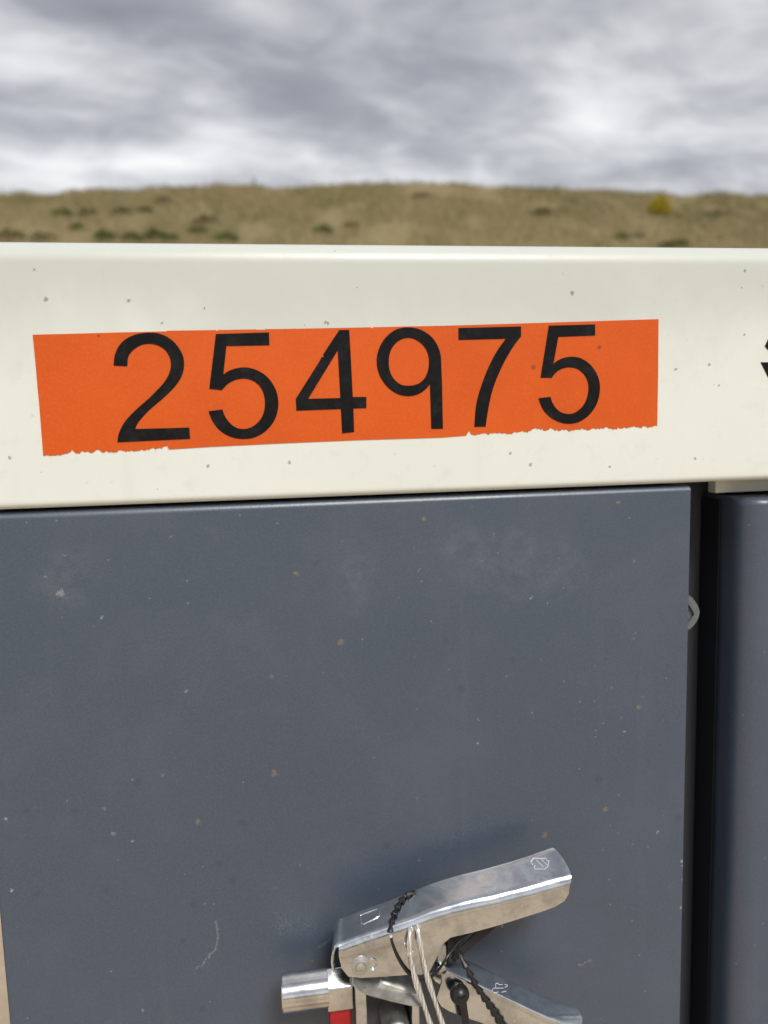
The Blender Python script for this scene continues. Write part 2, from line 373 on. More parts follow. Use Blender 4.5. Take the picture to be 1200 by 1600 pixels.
xs = np.concatenate([np.linspace(-60, -17, 40), np.linspace(-16.5, 16.5, 200), np.linspace(17, 60, 40)]); ys = np.concatenate([np.linspace(8.5, 14, 16), np.linspace(14.2, 22, 80), np.linspace(22.5, 48, 22)])
def hz_(x, y):
    k = max(0.0, (abs(x) - 40) / 20); return hill_z(x, y) * (1 - min(1, k)) - .05 * k
vs_ = [(x, y, hz_(x, y)) for y in ys for x in xs]; nx = len(xs)
fs = [(j * nx + i, j * nx + i + 1, (j + 1) * nx + i + 1, (j + 1) * nx + i) for j in range(len(ys) - 1) for i in range(nx - 1)]
mh = Mat('dry_hillside', rough=.95, spec=.2)
h1 = mh.noise(.5, 5, .6); c = mh.mix(mh.mr(h1.outputs[0], .32, .68), (.245, .196, .100), (.335, .27, .146))
h2 = mh.noise(3.5, 5, .7); c = mh.mix(mh.mr(h2.outputs[0], .48, .75, 0, .55), c, (.155, .14, .060))
h3 = mh.noise(22, 4, .7); c = mh.mix(mh.mr(h3.outputs[0], .5, .75, 0, .5), c, (.30, .24, .14)); mh.col(c)
mh.bump(mh.math('ADD', h2.outputs[0], h3.outputs[0]), .8, .08)
tag(mesh('hill', vs_, fs, mh.m, smooth=True), kind='structure')

V = []; nr = 120  # unseen ridge added behind the camera as a dark horizon for metal reflections
for i in range(nr + 1):
    a = math.pi * (1.04 + .92 * i / nr); h_ = 7 + 4.5 * mnoise.fractal(Vector((i * .11, 3.3, 0)), 1, 2, 5)
    for r_, zz in ((58, -.5), (66, h_ * .7), (76, h_), (100, -.5)): V.append((r_ * math.cos(a), r_ * math.sin(a), zz))
tag(mesh('added_ridge', V, [(i * 4 + k, i * 4 + k + 1, i * 4 + k + 5, i * 4 + k + 4) for i in range(nr) for k in range(3)], leaf_mat('added_ridge_dark', (.05, .055, .03), (.10, .095, .05)), smooth=True), kind='structure')

# dry grass over the slope and crest: uncountable
mgr = Mat('dry_grass', rough=.8, spec=.2)
at_ = mgr.n('ShaderNodeAttribute', attribute_name='tone')
ramp = mgr.n('ShaderNodeValToRGB'); mgr.l(at_.outputs['Fac'], ramp.inputs[0]); q = ramp.color_ramp.elements
q[0].color = (.19, .165, .075, 1); q[1].color = (.38, .31, .17, 1); z_ = q.new(.5); z_.color = (.28, .235, .12, 1); z_ = q.new(.16); z_.color = (.16, .165, .06, 1)
mgr.col(ramp.outputs[0])
nb = 90000
gx = rng.uniform(-15, 15, nb); gy = 15.2 + 6.3 * rng.beta(1.5, 1.1, nb)
keep = np.array([mnoise.noise(Vector((a * .9, b * .9, 9))) > -0.25 + .5 * (rng.random() - .5) for a, b in zip(gx, gy)]); gx, gy = gx[keep], gy[keep]; nb = len(gx)
gz = np.array([hz_(a, b) for a, b in zip(gx, gy)])
hh = rng.uniform(.05, .17, nb) * (1 + (rng.random(nb) < .04) * 0.9); ww = rng.uniform(.006, .016, nb); an = rng.uniform(0, math.pi, nb)
lx, ly = rng.normal(0, .05, nb), rng.normal(0, .04, nb)
V = np.empty((nb, 3, 3))
V[:, 0] = np.stack([gx - np.cos(an) * ww, gy - np.sin(an) * ww, gz - .02], 1)
V[:, 1] = np.stack([gx + np.cos(an) * ww, gy + np.sin(an) * ww, gz - .02], 1)
V[:, 2] = np.stack([gx + lx, gy + ly, gz + hh], 1)
me = bpy.data.meshes.new('hill_grass'); me.vertices.add(nb * 3); me.vertices.foreach_set('co', V.ravel())
me.loops.add(nb * 3); me.loops.foreach_set('vertex_index', np.arange(nb * 3, dtype=np.int32))
me.polygons.add(nb); me.polygons.foreach_set('loop_start', np.arange(0, nb * 3, 3, dtype=np.int32))
me.update(); me.validate()
tn = np.array([.5 + .5 * mnoise.fractal(Vector((a * .6, b * .6, 2)), 1, 2, 3) for a, b in zip(gx, gy)]) * .6 + rng.random(nb) * .4
ta = me.attributes.new('tone', 'FLOAT', 'POINT'); ta.data.foreach_set('value', np.repeat(np.clip(tn, 0, 1), 3).astype(np.float32))
tag(link('hill_grass', me, mgr.m), 'dry tan grass covering the hillside', None, None, 'stuff')

# weeds and the yellow bush on the slope
def leaf_clump(name, w_, h_, n, mat, narrow=False):
    V, Fc = [], []
    for i in range(n):
        a = random.uniform(0, 2 * math.pi); rr = math.sqrt(random.random()) * w_ * .5
        p = Vector((rr * math.cos(a), rr * math.sin(a) * .8, random.random() ** .8 * h_ * (1 - (rr / (w_ * .5)) ** 2 * .75)))
        d = Vector((math.cos(a) * random.uniform(.2, 1), math.sin(a) * random.uniform(.2, 1), random.uniform(.1, 1.2))).normalized()
        s = d.cross(Vector((random.random() - .5, random.random() - .5, random.random()))).normalized()
        L = random.uniform(.05, .10) * (1.5 if narrow else 1); W = L * (.07 if narrow else .32)
        k = len(V); V += [p - d * L * .5, p + s * W, p + d * L * .5, p - s * W]; Fc.append((k, k + 1, k + 2, k + 3))
    me = bpy.data.meshes.new(name); me.from_pydata([tuple(v) for v in V], [], Fc); me.materials.append(mat); return me
M_WEED = leaf_mat('weed_leaves', (.105, .155, .042), (.18, .22, .075)); M_WEED2 = leaf_mat('weed_leaves_dull', (.185, .175, .080), (.25, .22, .115)); M_YEL = leaf_mat('yellow_bush_leaves', (.42, .36, .035), (.58, .49, .06)); M_STEM = Mat('weed_stems', (.17, .12, .06), .8).m
def on_hill(px, py):
    r = ray(px, py); r = r / r.y
    for k in range(900):
        y = 12 + k * .01; p = CAM + r * (y - CAM.y)
        if p.z <= hz_(p.x, y): return Vector((p.x, y, hz_(p.x, y)))
    return CAM + r * (19.9 - CAM.y)
protos = {}
def stems(w_, h_, n):
    b = bmesh.new()
    for i in range(n):
        a = i * 2 * math.pi / n; p = Vector((math.cos(a) * w_ * .35, math.sin(a) * w_ * .3, h_ * .7)); tube(b, [Vector((0, 0, -.03)), p * .5 + Vector((0, 0, .03)), p], [.008, .006, .003], 5)
    me = bpy.data.meshes.new('stem'); b.to_mesh(me); b.free(); me.materials.append(M_STEM); return me
def weed(key, px, py, s, label, name='weed_clump', cat='weed', group='green weeds on the hillside', sz=1.0):
    if key not in protos:
        w_, h_, n, mat, nar = {'g': (.62, .19, 190, M_WEED, False), 'd': (.60, .16, 120, M_WEED2, False), 'y': (.66, .44, 1500, M_YEL, True)}[key]
        protos[key] = (leaf_clump('foliage', w_, h_, n, mat, nar), stems(w_, h_, 7))
    p = on_hill(px, py)
    o = bpy.data.objects.new(name, None); COL.objects.link(o); o.location = p + Vector((0, 0, -.02)); o.rotation_euler = (0, 0, random.uniform(0, 6)); o.scale = (s, s, s * sz)
    tag(o, label, cat, group)
    for nm, me in zip(('foliage', 'stem'), protos[key]):
        c_ = bpy.data.objects.new(nm, me); COL.objects.link(c_); c_.parent = o
    return o
for key, px, py, s, lb in [
    ('g', 240, 372, 1.15, 'dark green weed clump low on the hill above the digit 2'),
    ('g', 205, 374, 1.0, 'dark green weed clump just left of the clump above the digit 2'),
    ('g', 268, 374, .8, 'small green weed closing the right end of the row above the digit 2'),
    ('g', 163, 372, 1.0, 'green weed clump low on the hill between two gaps, left of the digit 2'),
    ('g', 350, 375, 1.1, 'green weed clump low on the hill above the first digit 5'),
    ('g', 122, 357, .75, 'small green weed above the left end of the orange strip'),
    ('g', 98, 337, 1.0, 'green weed high on the slope at the left'),
    ('d', 140, 335, 1.0, 'dull green weed high on the slope, right of the green one at the left'),
    ('d', 190, 333, 1.0, 'dull flat weed halfway along the high row on the left slope'),
    ('g', 226, 331, .8, 'small green weed ending the high row on the left slope'),
    ('d', 322, 348, 1.2, 'dull green weed in mid slope above the first digit 5'),
    ('g', 312, 362, .8, 'small green weed beneath the dull one in mid slope'),
    ('g', 503, 362, .85, 'green weed low on the slope above the digit 4'),
    ('d', 548, 354, .9, 'dull weed right of the green one above the digit 4'),
    ('d', 255, 315, .9, 'dull weed close to the crest on the left'),
    ('d', 20, 373, 1.3, 'dull weed at the far left end of the hill, low down'),
    ('d', 68, 375, 1.2, 'flat olive weed low beside the far left one'),
    ('d', 848, 335, 1.2, 'dark dull weed in mid slope above the digit 7'),
    ('g', 970, 372, .75, 'small green weed low on the slope, left of the yellow bush'),
    ('g', 1060, 385, 1.05, 'green weed low on the slope beneath the yellow bush'),
    ('d', 1040, 385, 1.0, 'olive weed touching the green one beneath the yellow bush'),
    ('d', 1120, 338, 1.2, 'dull weed right of the yellow bush'),
    ('d', 997, 371, .7, 'tiny dull weed low on the slope between green and olive ones'),
    ('d', 660, 308, .9, 'dull weed close to the crest above the digit 9')]:
    weed(key, px, py, s, lb)
weed('y', 1030, 334, 1.1, 'yellow green bushy plant near the crest of the dry hill', 'bush', 'bush', None)
tl = bpy.data.objects.new('tall_weed', None); COL.objects.link(tl); p = on_hill(398, 292); tl.location = p; tag(tl, 'tall thin dry weed standing out on the hill crest', 'weed')
b = bmesh.new()
for i in range(14):
    a = random.uniform(0, 6.28); tube(b, [p + Vector((0, 0, -.03)), p + Vector((math.cos(a) * .05, math.sin(a) * .05, .16)), p + Vector((math.cos(a) * random.uniform(.03, .16), math.sin(a) * .1, random.uniform(.16, .28)))], [.004, .004, .002], 4)
from_bm('stem', b, mgr.m, tl)

# ------------------------------------------------------------------ hood and cabinet
XR = xl + 1.65; DEP = 0.60
hx0 = xl - .022; prof = []
def arc(cy_, cz_, r, a0, a1, n):
    for k in range(n + 1):
        a = a0 + (a1 - a0) * k / n; prof.append((cy_ + r * math.cos(a), cz_ + r * math.sin(a)))
prof.append((DEP, zb0)); prof.append((.012, zb0)); arc(.005, zb0 + .005, .005, -math.pi / 2, -math.pi, 7)
for k in (.0065, .012, .05, .10, .14): prof.append((0, zb0 + k))
RT = .016                                            # the sheet eases into the bend, then turns over
for k in range(0, 15):
    a = k / 14 * math.pi / 2; e_ = 2 / 2.0
    prof.append((RT - RT * math.cos(a) ** e_, zb1 - RT + RT * math.sin(a) ** e_))
for k in (.004, .012, .1): prof.append((RT + k, zb1))
prof.append((DEP, zb1))
xsx = [hx0, hx0 + .001] + [hx0 + (XR + .022 - hx0) * k / 8 for k in range(1, 8)] + [XR + .021, XR + .022]; n = len(prof)
V = [(x, y, z) for x in xsx for y, z in prof]
Fc = [(i * n + k, i * n + k + 1, (i + 1) * n + k + 1, (i + 1) * n + k) for i in range(len(xsx) - 1) for k in range(n - 1)]
Fc += [(i * n + n - 1, i * n, (i + 1) * n, (i + 1) * n + n - 1) for i in range(len(xsx) - 1)] + [tuple(range(n)), tuple(range((len(xsx) - 1) * n, len(xsx) * n))[::-1]]
b = bmesh.new(); bv = [b.verts.new(v) for v in V]
for f in Fc: b.faces.new([bv[k] for k in f])
bmesh.ops.recalc_face_normals(b, faces=b.faces)
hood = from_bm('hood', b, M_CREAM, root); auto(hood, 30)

# first door
ZB = 0.30
gapz = .0022
dt = zb0 - gapz
b = bmesh.new(); box(b, xl, xr, YD, YD + .045, ZB, dt)
bevel(b, lambda p, q: p.y < YD + .001 and q.y < YD + .001 and abs(p.z - dt) < 1e-5 and abs(q.z - dt) < 1e-5, .0055, 6)
bevel(b, lambda p, q: p.y < YD + .012 and q.y < YD + .012 and abs(p.x - xl) < 1e-4 and abs(q.x - xl) < 1e-4 and abs(p.z - q.z) > .3, .006, 5)
bevel(b, lambda p, q: p.y < YD + .012 and q.y < YD + .012 and abs(p.x - xr) < 1e-4 and abs(q.x - xr) < 1e-4 and abs(p.z - q.z) > .3, .0018, 3)
door = from_bm('door', b, M_SLATE, root, True)
# second door
x2 = at(1164, 900, YD).x; z2 = at(1192, 779, YD).z
b = bmesh.new(); box(b, x2, XR, YD, YD + .062, ZB, z2)
bevel(b, lambda p, q: p.y < YD + .001 and q.y < YD + .001 and abs(p.x - x2) < 1e-4 and abs(q.x - x2) < 1e-4, .021, 10)
bevel(b, lambda p, q: p.y < YD + .0205 and q.y < YD + .0205 and abs(p.z - z2) < 1e-5 and abs(q.z - z2) < 1e-5, .006, 5)
door2 = from_bm('door', b, M_SLATE, root, True)
b = bmesh.new(); box(b, x2 - .0025, x2 - .0004, YD + .034, YD + .0625, ZB, z2 - .004); bevel(b, lambda p, q: True, .0012, 2); from_bm('dark_side_strip', b, M_DARK_STRIP, door2, True)  # thin dark strip along the left side of the second door
tag(door2, 'dark grey door at the right, set beyond the dark gap')
# post in the gap, trim, body, base
b = bmesh.new(); box(b, xr - .05, x2 + .006, YD + .064, YD + .085, ZB, zb0 - .001); from_bm('corner_post', b, M_POST, root)
tx = at(1118, 760, .034).x; tz = at(1160, 769, .034).z
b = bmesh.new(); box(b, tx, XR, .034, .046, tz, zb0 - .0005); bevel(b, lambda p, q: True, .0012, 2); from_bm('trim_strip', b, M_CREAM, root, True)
b = bmesh.new(); box(b, xl + .012, XR - .012, YD + .088, DEP - .02, .14, zb0 - .001); from_bm('body', b, M_BLACK, root)
b = bmesh.new(); box(b, xl + .004, xl + .011, YD + .047, DEP - .015, ZB, zb0 - .001); from_bm('side_panel', b, M_SLATE, root)
b = bmesh.new(); box(b, XR - .011, XR - .004, YD + .064, DEP - .015, ZB, zb0 - .001); from_bm('side_panel', b, M_SLATE, root)
b = bmesh.new(); box(b, xl + .02, XR - .02, .03, DEP - .02, 0, .139); bevel(b, lambda p, q: True, .01, 2); from_bm('base_frame', b, M_POST, root)
b = bmesh.new(); box(b, xl + .01, XR - .01, .012, .09, .15, ZB - .004); bevel(b, lambda p, q: True, .003, 2); from_bm('kick_panel', b, M_SLATE, root)

# ------------------------------------------------------------------ orange number strip with digits
rag_r = [(1090, 85), (980, 92), (965, 88), (940, 93), (855, 100), (830, 90), (805, 98), (710, 104), (680, 101), (640, 110), (600, 102), (560, 110), (535, 95), (515, 107), (455, 95), (430, 110), (400, 117), (370, 115), (335, 124), (290, 122), (240, 120), (205, 128), (175, 124), (140, 133), (122, 130), (110, 110), (95, 135)]
rag_r = [(700 + a / 3.3333, 640 + c_ / 3.3333) for a, c_ in rag_r]
rag_l = [(945, 248), (915, 228), (890, 245), (860, 242), (820, 243), (790, 254), (765, 248), (740, 257), (705, 255), (685, 262), (630, 252), (600, 265), (560, 268), (545, 256), (520, 268), (490, 250), (470, 262), (410, 266), (395, 257), (375, 275), (345, 265), (330, 250), (300, 275), (280, 278), (260, 285), (190, 288), (178, 284), (150, 290)]
rag_l = [(30 + a / 4, 640 + c_ / 4) for a, c_ in rag_l]
def ragged(pts, amp):
    out = []
    for p, q in zip(pts, pts[1:]):
        n = max(1, int(abs(q[0] - p[0]) / 2.2))
        for k in range(n):
            t = k / n; out.append((p[0] + (q[0] - p[0]) * t + random.uniform(-.3, .3), p[1] + (q[1] - p[1]) * t + (random.uniform(-amp, amp) if k else 0)))
    return out + [pts[-1]]
top = [(51, 523), (130, 521), (180, 519.5), (260, 517.7), (262, 516.6), (337, 515.7), (339, 517), (342, 515.5), (400, 514.6), (401, 515.2), (414, 515), (415, 514.2), (450, 513.8), (520, 512.6), (579, 511.3), (581, 512.8), (584, 511.2), (640, 510), (700, 508.8), (760, 507), (840, 504.6), (900, 502.7), (1029, 498.6)]
lft = [(61, 630), (59, 610), (56, 575)]
strip = top + [(1028.4, 590)] + ragged(rag_r, 1.7) + [(690, 683.6), (560, 687.6), (440, 692.6), (330, 698)] + ragged(rag_l, 1.7) + lft
DECY = -.0004
dec = slab([strip], DECY, .0002, 'number_decal', M_ORANGE, root)
tag(dec, 'orange strip with black digits and a torn lower edge')
def Z(pts, ox, oy): return [((p[0] / 8 + ox, p[1] / 8 + oy) + tuple(p[2:])) for p in pts]
c1 = 1
DIG = {
 '2': ((160, 500), [[(140, 568, 1), (147, 480), (168, 400), (215, 312), (290, 240), (395, 187), (500, 164), (600, 158), (700, 168), (805, 208), (900, 280), (970, 372), (1010, 460), (1021, 545), (1012, 635), (978, 725), (922, 810), (850, 890), (760, 975), (660, 1060), (560, 1150), (470, 1250), (432, 1305), (410, 1362, 1), (1085, 1345, 1), (1096, 1485, 1), (188, 1528, 1), (197, 1450), (225, 1370), (282, 1270), (360, 1180), (460, 1085), (580, 980), (680, 880), (762, 790), (820, 700), (850, 615), (855, 535), (838, 460), (790, 382), (730, 335), (660, 306), (580, 296), (500, 307), (420, 346), (355, 405), (320, 470), (310, 578, 1)]]),
 '5': ((310, 500), [[(218, 175, 1), (882, 155, 1), (888, 314, 1), (350, 324, 1), (312, 680, 1), (380, 636), (470, 604), (560, 592), (650, 600), (750, 635), (850, 702), (930, 800), (982, 915), (1000, 1040), (985, 1160), (940, 1270), (870, 1360), (780, 1430), (680, 1472), (570, 1486), (460, 1475), (350, 1435), (250, 1363), (180, 1270), (147, 1200), (128, 1140, 1), (300, 1118, 1), (325, 1188), (370, 1260), (430, 1320), (500, 1355), (580, 1362), (660, 1340), (740, 1285), (795, 1210), (825, 1120), (832, 1030), (818, 930), (778, 842), (710, 775), (630, 740), (540, 732), (450, 752), (372, 795), (322, 843), (292, 876, 1), (136, 860, 1)]]),
 '4': ((450, 500), [[(640, 125, 1), (765, 123, 1), (782, 400, 1), (810, 962, 1), (980, 962, 1), (980, 1100, 1), (818, 1105, 1), (827, 1400, 1), (677, 1416, 1), (662, 1112, 1), (105, 1132, 1), (98, 985, 1), (400, 505, 1), (420, 465, 1), (450, 462, 1), (440, 430, 1)], [(622, 378, 1), (655, 975, 1), (252, 985, 1)]]),
 '9': ((570, 500), [[(550, 92), (650, 105), (750, 147), (840, 217), (905, 310), (945, 420), (956, 530, 1), (966, 800, 1), (977, 1358, 1), (832, 1360, 1), (815, 802, 1), (760, 865), (690, 915), (610, 944), (530, 950), (440, 935), (350, 890), (265, 815), (200, 720), (162, 620), (150, 530), (155, 440), (185, 340), (240, 245), (310, 172), (390, 120), (470, 97)], [(540, 222), (620, 237), (700, 287), (765, 365), (795, 450), (803, 540), (788, 640), (745, 732), (680, 790), (610, 815), (540, 822), (460, 810), (390, 763), (335, 690), (308, 610), (300, 530), (308, 440), (340, 350), (400, 277), (470, 236)]]),
 '7': ((700, 490), [[(132, 180, 1), (914, 160, 1), (914, 285, 1), (850, 365), (780, 470), (710, 592), (642, 735), (590, 860), (545, 1000), (512, 1150), (487, 1300), (472, 1412, 1), (330, 1415, 1), (345, 1205), (370, 1060), (412, 920), (470, 760), (540, 602), (625, 450), (725, 313, 1), (132, 328, 1)]]),
 '5b': ((820, 490), [[(302, 150, 1), (880, 135, 1), (880, 272, 1), (420, 290, 1), (360, 624, 1), (430, 577), (520, 545), (620, 540), (710, 562), (800, 620), (870, 700), (920, 800), (940, 905), (930, 1030), (890, 1150), (820, 1250), (730, 1325), (630, 1368), (520, 1375), (420, 1350), (320, 1295), (240, 1215), (197, 1130), (172, 1058, 1), (322, 1040, 1), (345, 1112), (390, 1180), (450, 1230), (530, 1254), (610, 1245), (690, 1195), (750, 1120), (785, 1030), (798, 930), (785, 840), (740, 757), (670, 697), (590, 672), (510, 675), (430, 705), (372, 755), (338, 802, 1), (198, 800, 1)]])}
for k_, (o_, loops) in DIG.items():
    d_ = slab([outline(Z(lp, *o_)) for lp in loops], DECY - .0004, DECY - .00005, 'digit', M_VINYL, dec)
    d_['label'] = {'5': 'first black digit 5, between the 2 and the 4', '5b': 'last black digit 5, at the right end'}.get(k_, 'black digit ' + k_)
lg = slab([[(1195.5, 541), (1201, 529), (1214, 508), (1246, 508), (1226, 548), (1214, 560), (1200, 546)]], -.0005, .0002, 'emblem', M_VINYL, root)
lg2 = slab([[(1189, 566), (1232, 566), (1214, 612), (1206, 604), (1200, 588)]], -.0005, .0002, 'emblem', M_VINYL, root)

# ------------------------------------------------------------------ latch on the first door
YF, YB = YD - .050, YD - .008
def channel(name, Pp, Qp, yf, yb, mat, rnd, r=.0045, th=.0016, zback=0.0, xback=0.0, tip=False):
    """bent sheet channel: front flange between fold line Pp and lower outline Qp (pixels on plane yf), a web on top and a back flange"""
    Pw = [at(x, y, yf) for x, y in Pp]; Qw = [at(x, y, yf) for x, y in Qp]; rows = []
    zb_ = zback if isinstance(zback, tuple) else (zback, zback); xb_ = xback if isinstance(xback, tuple) else (xback, xback)
    for i, (p, q) in enumerate(zip(Pw, Qw)):
        sec = []; g_ = (p.x - Pw[0].x) / (Pw[-1].x - Pw[0].x)
        rz = max(r, min(.011, .42 * (p.z - q.z)))
        for k in range(5): sec.append(Vector((q.x + (p.x - q.x) * k / 4, yf, q.z + (p.z - rz - q.z) * k / 4)))
        for k in range(1, 9):
            a = k / 8 * math.pi / 2; sec.append(Vector((p.x, yf + r - r * math.cos(a), p.z - rz + rz * math.sin(a))))
        for k in range(1, 9): sec.append(Vector((p.x, yf + r + (yb - yf - 2 * r) * k / 8, p.z)))
        for k in range(1, 6):
            a = k / 5 * math.pi / 2; sec.append(Vector((p.x, yb - r + r * math.sin(a), p.z - r + r * math.cos(a))))
        for k in range(1, 5): sec.append(Vector((p.x + (q.x - p.x) * k / 4, yb, p.z - r + (q.z - p.z + r) * k / 4)))
        for v in sec:
            u = (v.y - (yf + yb) / 2) / ((yb - yf) / 2); v.z += (zb_[0] + (zb_[1] - zb_[0]) * g_) * (u + 1) / 2; v.x += (xb_[0] + (xb_[1] - xb_[0]) * g_) * (u + 1) / 2
        if i == len(Pw) - 1 or i == len(Pw) - 2:
            for v in sec:
                u = (v.y - (yf + yb) / 2) / ((yb - yf) / 2); v.x += rnd * (math.sqrt(max(0, 1 - u * u)) - (0 if i == len(Pw) - 1 else .0)) * (1 if i == len(Pw) - 1 else .35)
        rows.append(sec)
    n = len(rows[0]); vs_ = [v for s in rows for v in s]
    fs = [(i * n + k, (i + 1) * n + k, (i + 1) * n + k + 1, i * n + k + 1) for i in range(len(rows) - 1) for k in range(n - 1)]
    if tip:                                        # the web's left end bent down
        a0, a1 = 9, 25; prev = list(range(a0, a1))
        for dx_, dz_ in ((-.0016, -.0001), (-.0034, -.0010), (-.0048, -.0032), (-.0058, -.0070), (-.0062, -.0110), (-.0058, -.0150), (-.0050, -.0185)):
            cur = []
            for k in range(a0, a1):
                u = (k - a0) / (a1 - a0 - 1); v = rows[0][k]; cur.append(len(vs_)); vs_.append(v + Vector((dx_ * (1 - .1 * u), 0, dz_ * (1 - .45 * u))))
            fs += [(cur[k], prev[k], prev[k + 1], cur[k + 1]) for k in range(len(cur) - 1)]; prev = cur
    o = mesh(name, vs_, fs, mat, door, True); auto(o, 50)
    s = o.modifiers.new('sheet', 'SOLIDIFY'); s.thickness = th; s.offset = -1
    es = o.modifiers.new('crisp_edges', 'EDGE_SPLIT'); es.split_angle = math.radians(46)
    o.data.flip_normals() if o.data.polygons[len(o.data.polygons) // 2].normal.z < 0 else None
    return o, rows
def ip(pts, xs_):
    X = [p[0] for p in pts]; Yv = [p[1] for p in pts]; return [(x, float(np.interp(x, X, Yv))) for x in xs_]
fold = [(p.x, p.y) for p in smooth_path([Vector((a, c_, 0)) for a, c_ in [(528, 1482), (560, 1471), (600, 1458), (640, 1445), (672, 1433), (700, 1424), (730, 1416), (765, 1409), (800, 1401), (850, 1388), (894, 1374)]])]
hp = ip(fold, [529, 536, 560, 600, 640, 662, 672, 682, 692, 706, 738, 775, 820, 850, 868, 882, 890])
hq = [(534, 1513), (544, 1526), (565, 1528), (600, 1526), (640, 1523), (660, 1525), (671, 1519), (681, 1499), (692, 1475), (704, 1465), (738, 1457), (775, 1447), (820, 1433), (848, 1424), (867, 1417), (882, 1408), (889, 1396)]
YB = YD - .024
fa, fb = at(893, 1375, YF), at(860, 1322, YB); ga, gb = at(530, 1483, YF), at(536, 1430, YB)
handle, hrows = channel('latch_handle', hp, hq, YF, YB, M_STEEL, .005, r=.0045, zback=(gb.z - ga.z, fb.z - fa.z + .0014), xback=(gb.x - ga.x, fb.x - fa.x - .0005), tip=True)
lfold = [(688, 1516), (700, 1521), (730, 1534), (757, 1546), (805, 1569), (860, 1595), (905, 1616)]
lp_ = ip(lfold, [690, 700, 712, 730, 757, 780, 805, 835, 860, 882, 894])
lq_ = [(682, 1560), (690, 1573), (702, 1580), (722, 1588), (752, 1598), (778, 1608), (800, 1618), (832, 1634), (858, 1644), (880, 1644), (894, 1632)]
la, lb = at(770, 1552, YD - .047), at(757, 1511, YD - .028)
lever, lrows = channel('latch_lever', lp_, lq_, YD - .047, YD - .028, M_STEEL, .012, .002, zback=lb.z - la.z, xback=lb.x - la.x)
print('tilt', fb - fa, lb - la)
# surfaces for things lying on them
def bvh(o):
    dg = bpy.context.evaluated_depsgraph_get(); o0 = origin_of(o.parent)
    ev = o.evaluated_get(dg); me = ev.to_mesh()
    t = BVHTree.FromPolygons([v.co + o0 for v in me.vertices], [tuple(p.vertices) for p in me.polygons]); ev.to_mesh_clear(); return t
bpy.context.view_layer.update()
BH, BL = bvh(handle), bvh(lever)
def hit(t, px, py, lift=0.0, dflt=None):
    r = ray(px, py).normalized(); h = t.ray_cast(CAM, r)
    if h[0] is None: return at(px, py, dflt if dflt is not None else YF)
    nrm = h[1] if h[1].dot(r) < 0 else -h[1]
    return h[0] + nrm * lift

# rivet, barrel, block, bracket
def rivet(px, py, Y, rpx, parent=door, name='rivet', mat=M_CAST):
    b = bmesh.new(); r = rpx * .5 / F * 1.0
    lathe(b, at(px, py, Y), (0, -1, 0), [(r * 1.15, -.001), (r * 1.15, .0006), (r, .0010), (r * .96, .0019), (r * .72, .0024), (r * .66, .0018), (r * .60, .0019), (r * .55, .0030), (r * .3, .0036), (0, .0037)], 30)
    return from_bm(name, b, mat, parent, True)
rivet(563, 1508, YF, 14.5)
b = bmesh.new(); q = [at(582 + 7 * math.cos(t * math.pi / 6), 1507 + 8 * math.sin(t * math.pi / 6), YF - .0007) for t in range(-4, 6)]; tube(b, q, .0007, 8); from_bm('rivet_ring', b, M_STEEL, door, True)
YBAR = YD - .031
b = bmesh.new(); ca = at(440, 1552, YBAR); xe = at(512, 1544, YBAR).x; rb = 29.5 * (YBAR + .56) / F
lathe(b, Vector((ca.x, ca.y, ca.z)), (1, 0, 0), [(rb * .80, .0005), (rb * .93, 0), (rb, .0010), (rb, xe - ca.x)], 48)
from_bm('latch_barrel', b, M_TURNED, door, True)
YK = YD - .040
b = bmesh.new(); k0 = at(511, 1547, YK); k1 = at(553, 1577, YK); kz = at(530, 1545, YK).z
vv, _ = box(b, k0.x, k1.x, YK, YD - .016, at(530, 1581, YK).z, kz)
for v in vv:
    if abs(v.co.z - kz) < 1e-6 and v.co.y > YK + .001: v.co.y = YK + .011; v.co.z = at(530, 1510, YK + .011).z
bevel(b, lambda p, q: True, .0014, 3); from_bm('latch_block', b, M_TURNED, door, True)
b = bmesh.new(); r0 = at(516, 1590, YK).x; r1 = at(549, 1590, YK).x
box(b, r0, r1, YK + .003, YD - .019, at(530, 1660, YK).z, at(530, 1578, YK).z); bevel(b, lambda p, q: True, .001, 2); from_bm('red_insert', b, M_RED, door, True)
# inner bracket: two uprights, a curved top plate, a bolt
YP = YD - .0485
def upright(x0, x1, y0):
    b = bmesh.new(); a = at(x0, y0, YP); e_ = at(x1, y0, YP); zz = at(x0, 1680, YP).z
    box(b, a.x, e_.x, YP + .001, YD - .012, zz, a.z); bevel(b, lambda p, q: True, .0014, 3); return from_bm('bracket_plate', b, M_STEEL, door, True)
upright(555, 573, 1548); upright(644, 657, 1573)
b = bmesh.new(); box(b, at(573, 1600, YD - .016).x, at(650, 1600, YD - .016).x, YD - .018, YD - .0005, at(600, 1680, YP).z, at(600, 1548, YP).z); from_bm('bracket_back', b, M_POST, door)
fr = smooth_path([at(x, y, YP - .001) for x, y in [(551, 1537), (560, 1547), (575, 1554), (600, 1561), (625, 1567), (648, 1572), (664, 1571)]], 4)
V, Fc = [], []; nf = len(fr)
for j in range(7):
    t = j / 6
    for i, p in enumerate(fr): V.append(Vector((p.x + (.0035 * t if i < nf * .2 else 0), p.y + .030 * t, p.z + .0035 * math.sin(t * math.pi) + .004 * t)))
Fc = [(j * nf + i, j * nf + i + 1, (j + 1) * nf + i + 1, (j + 1) * nf + i) for j in range(6) for i in range(nf - 1)]
pl = mesh('bracket_top', V, Fc, M_CAST, door, True); s = pl.modifiers.new('sheet', 'SOLIDIFY'); s.thickness = .0014; s.offset = 0; es = pl.modifiers.new('crisp_edges', 'EDGE_SPLIT'); es.split_angle = math.radians(46)
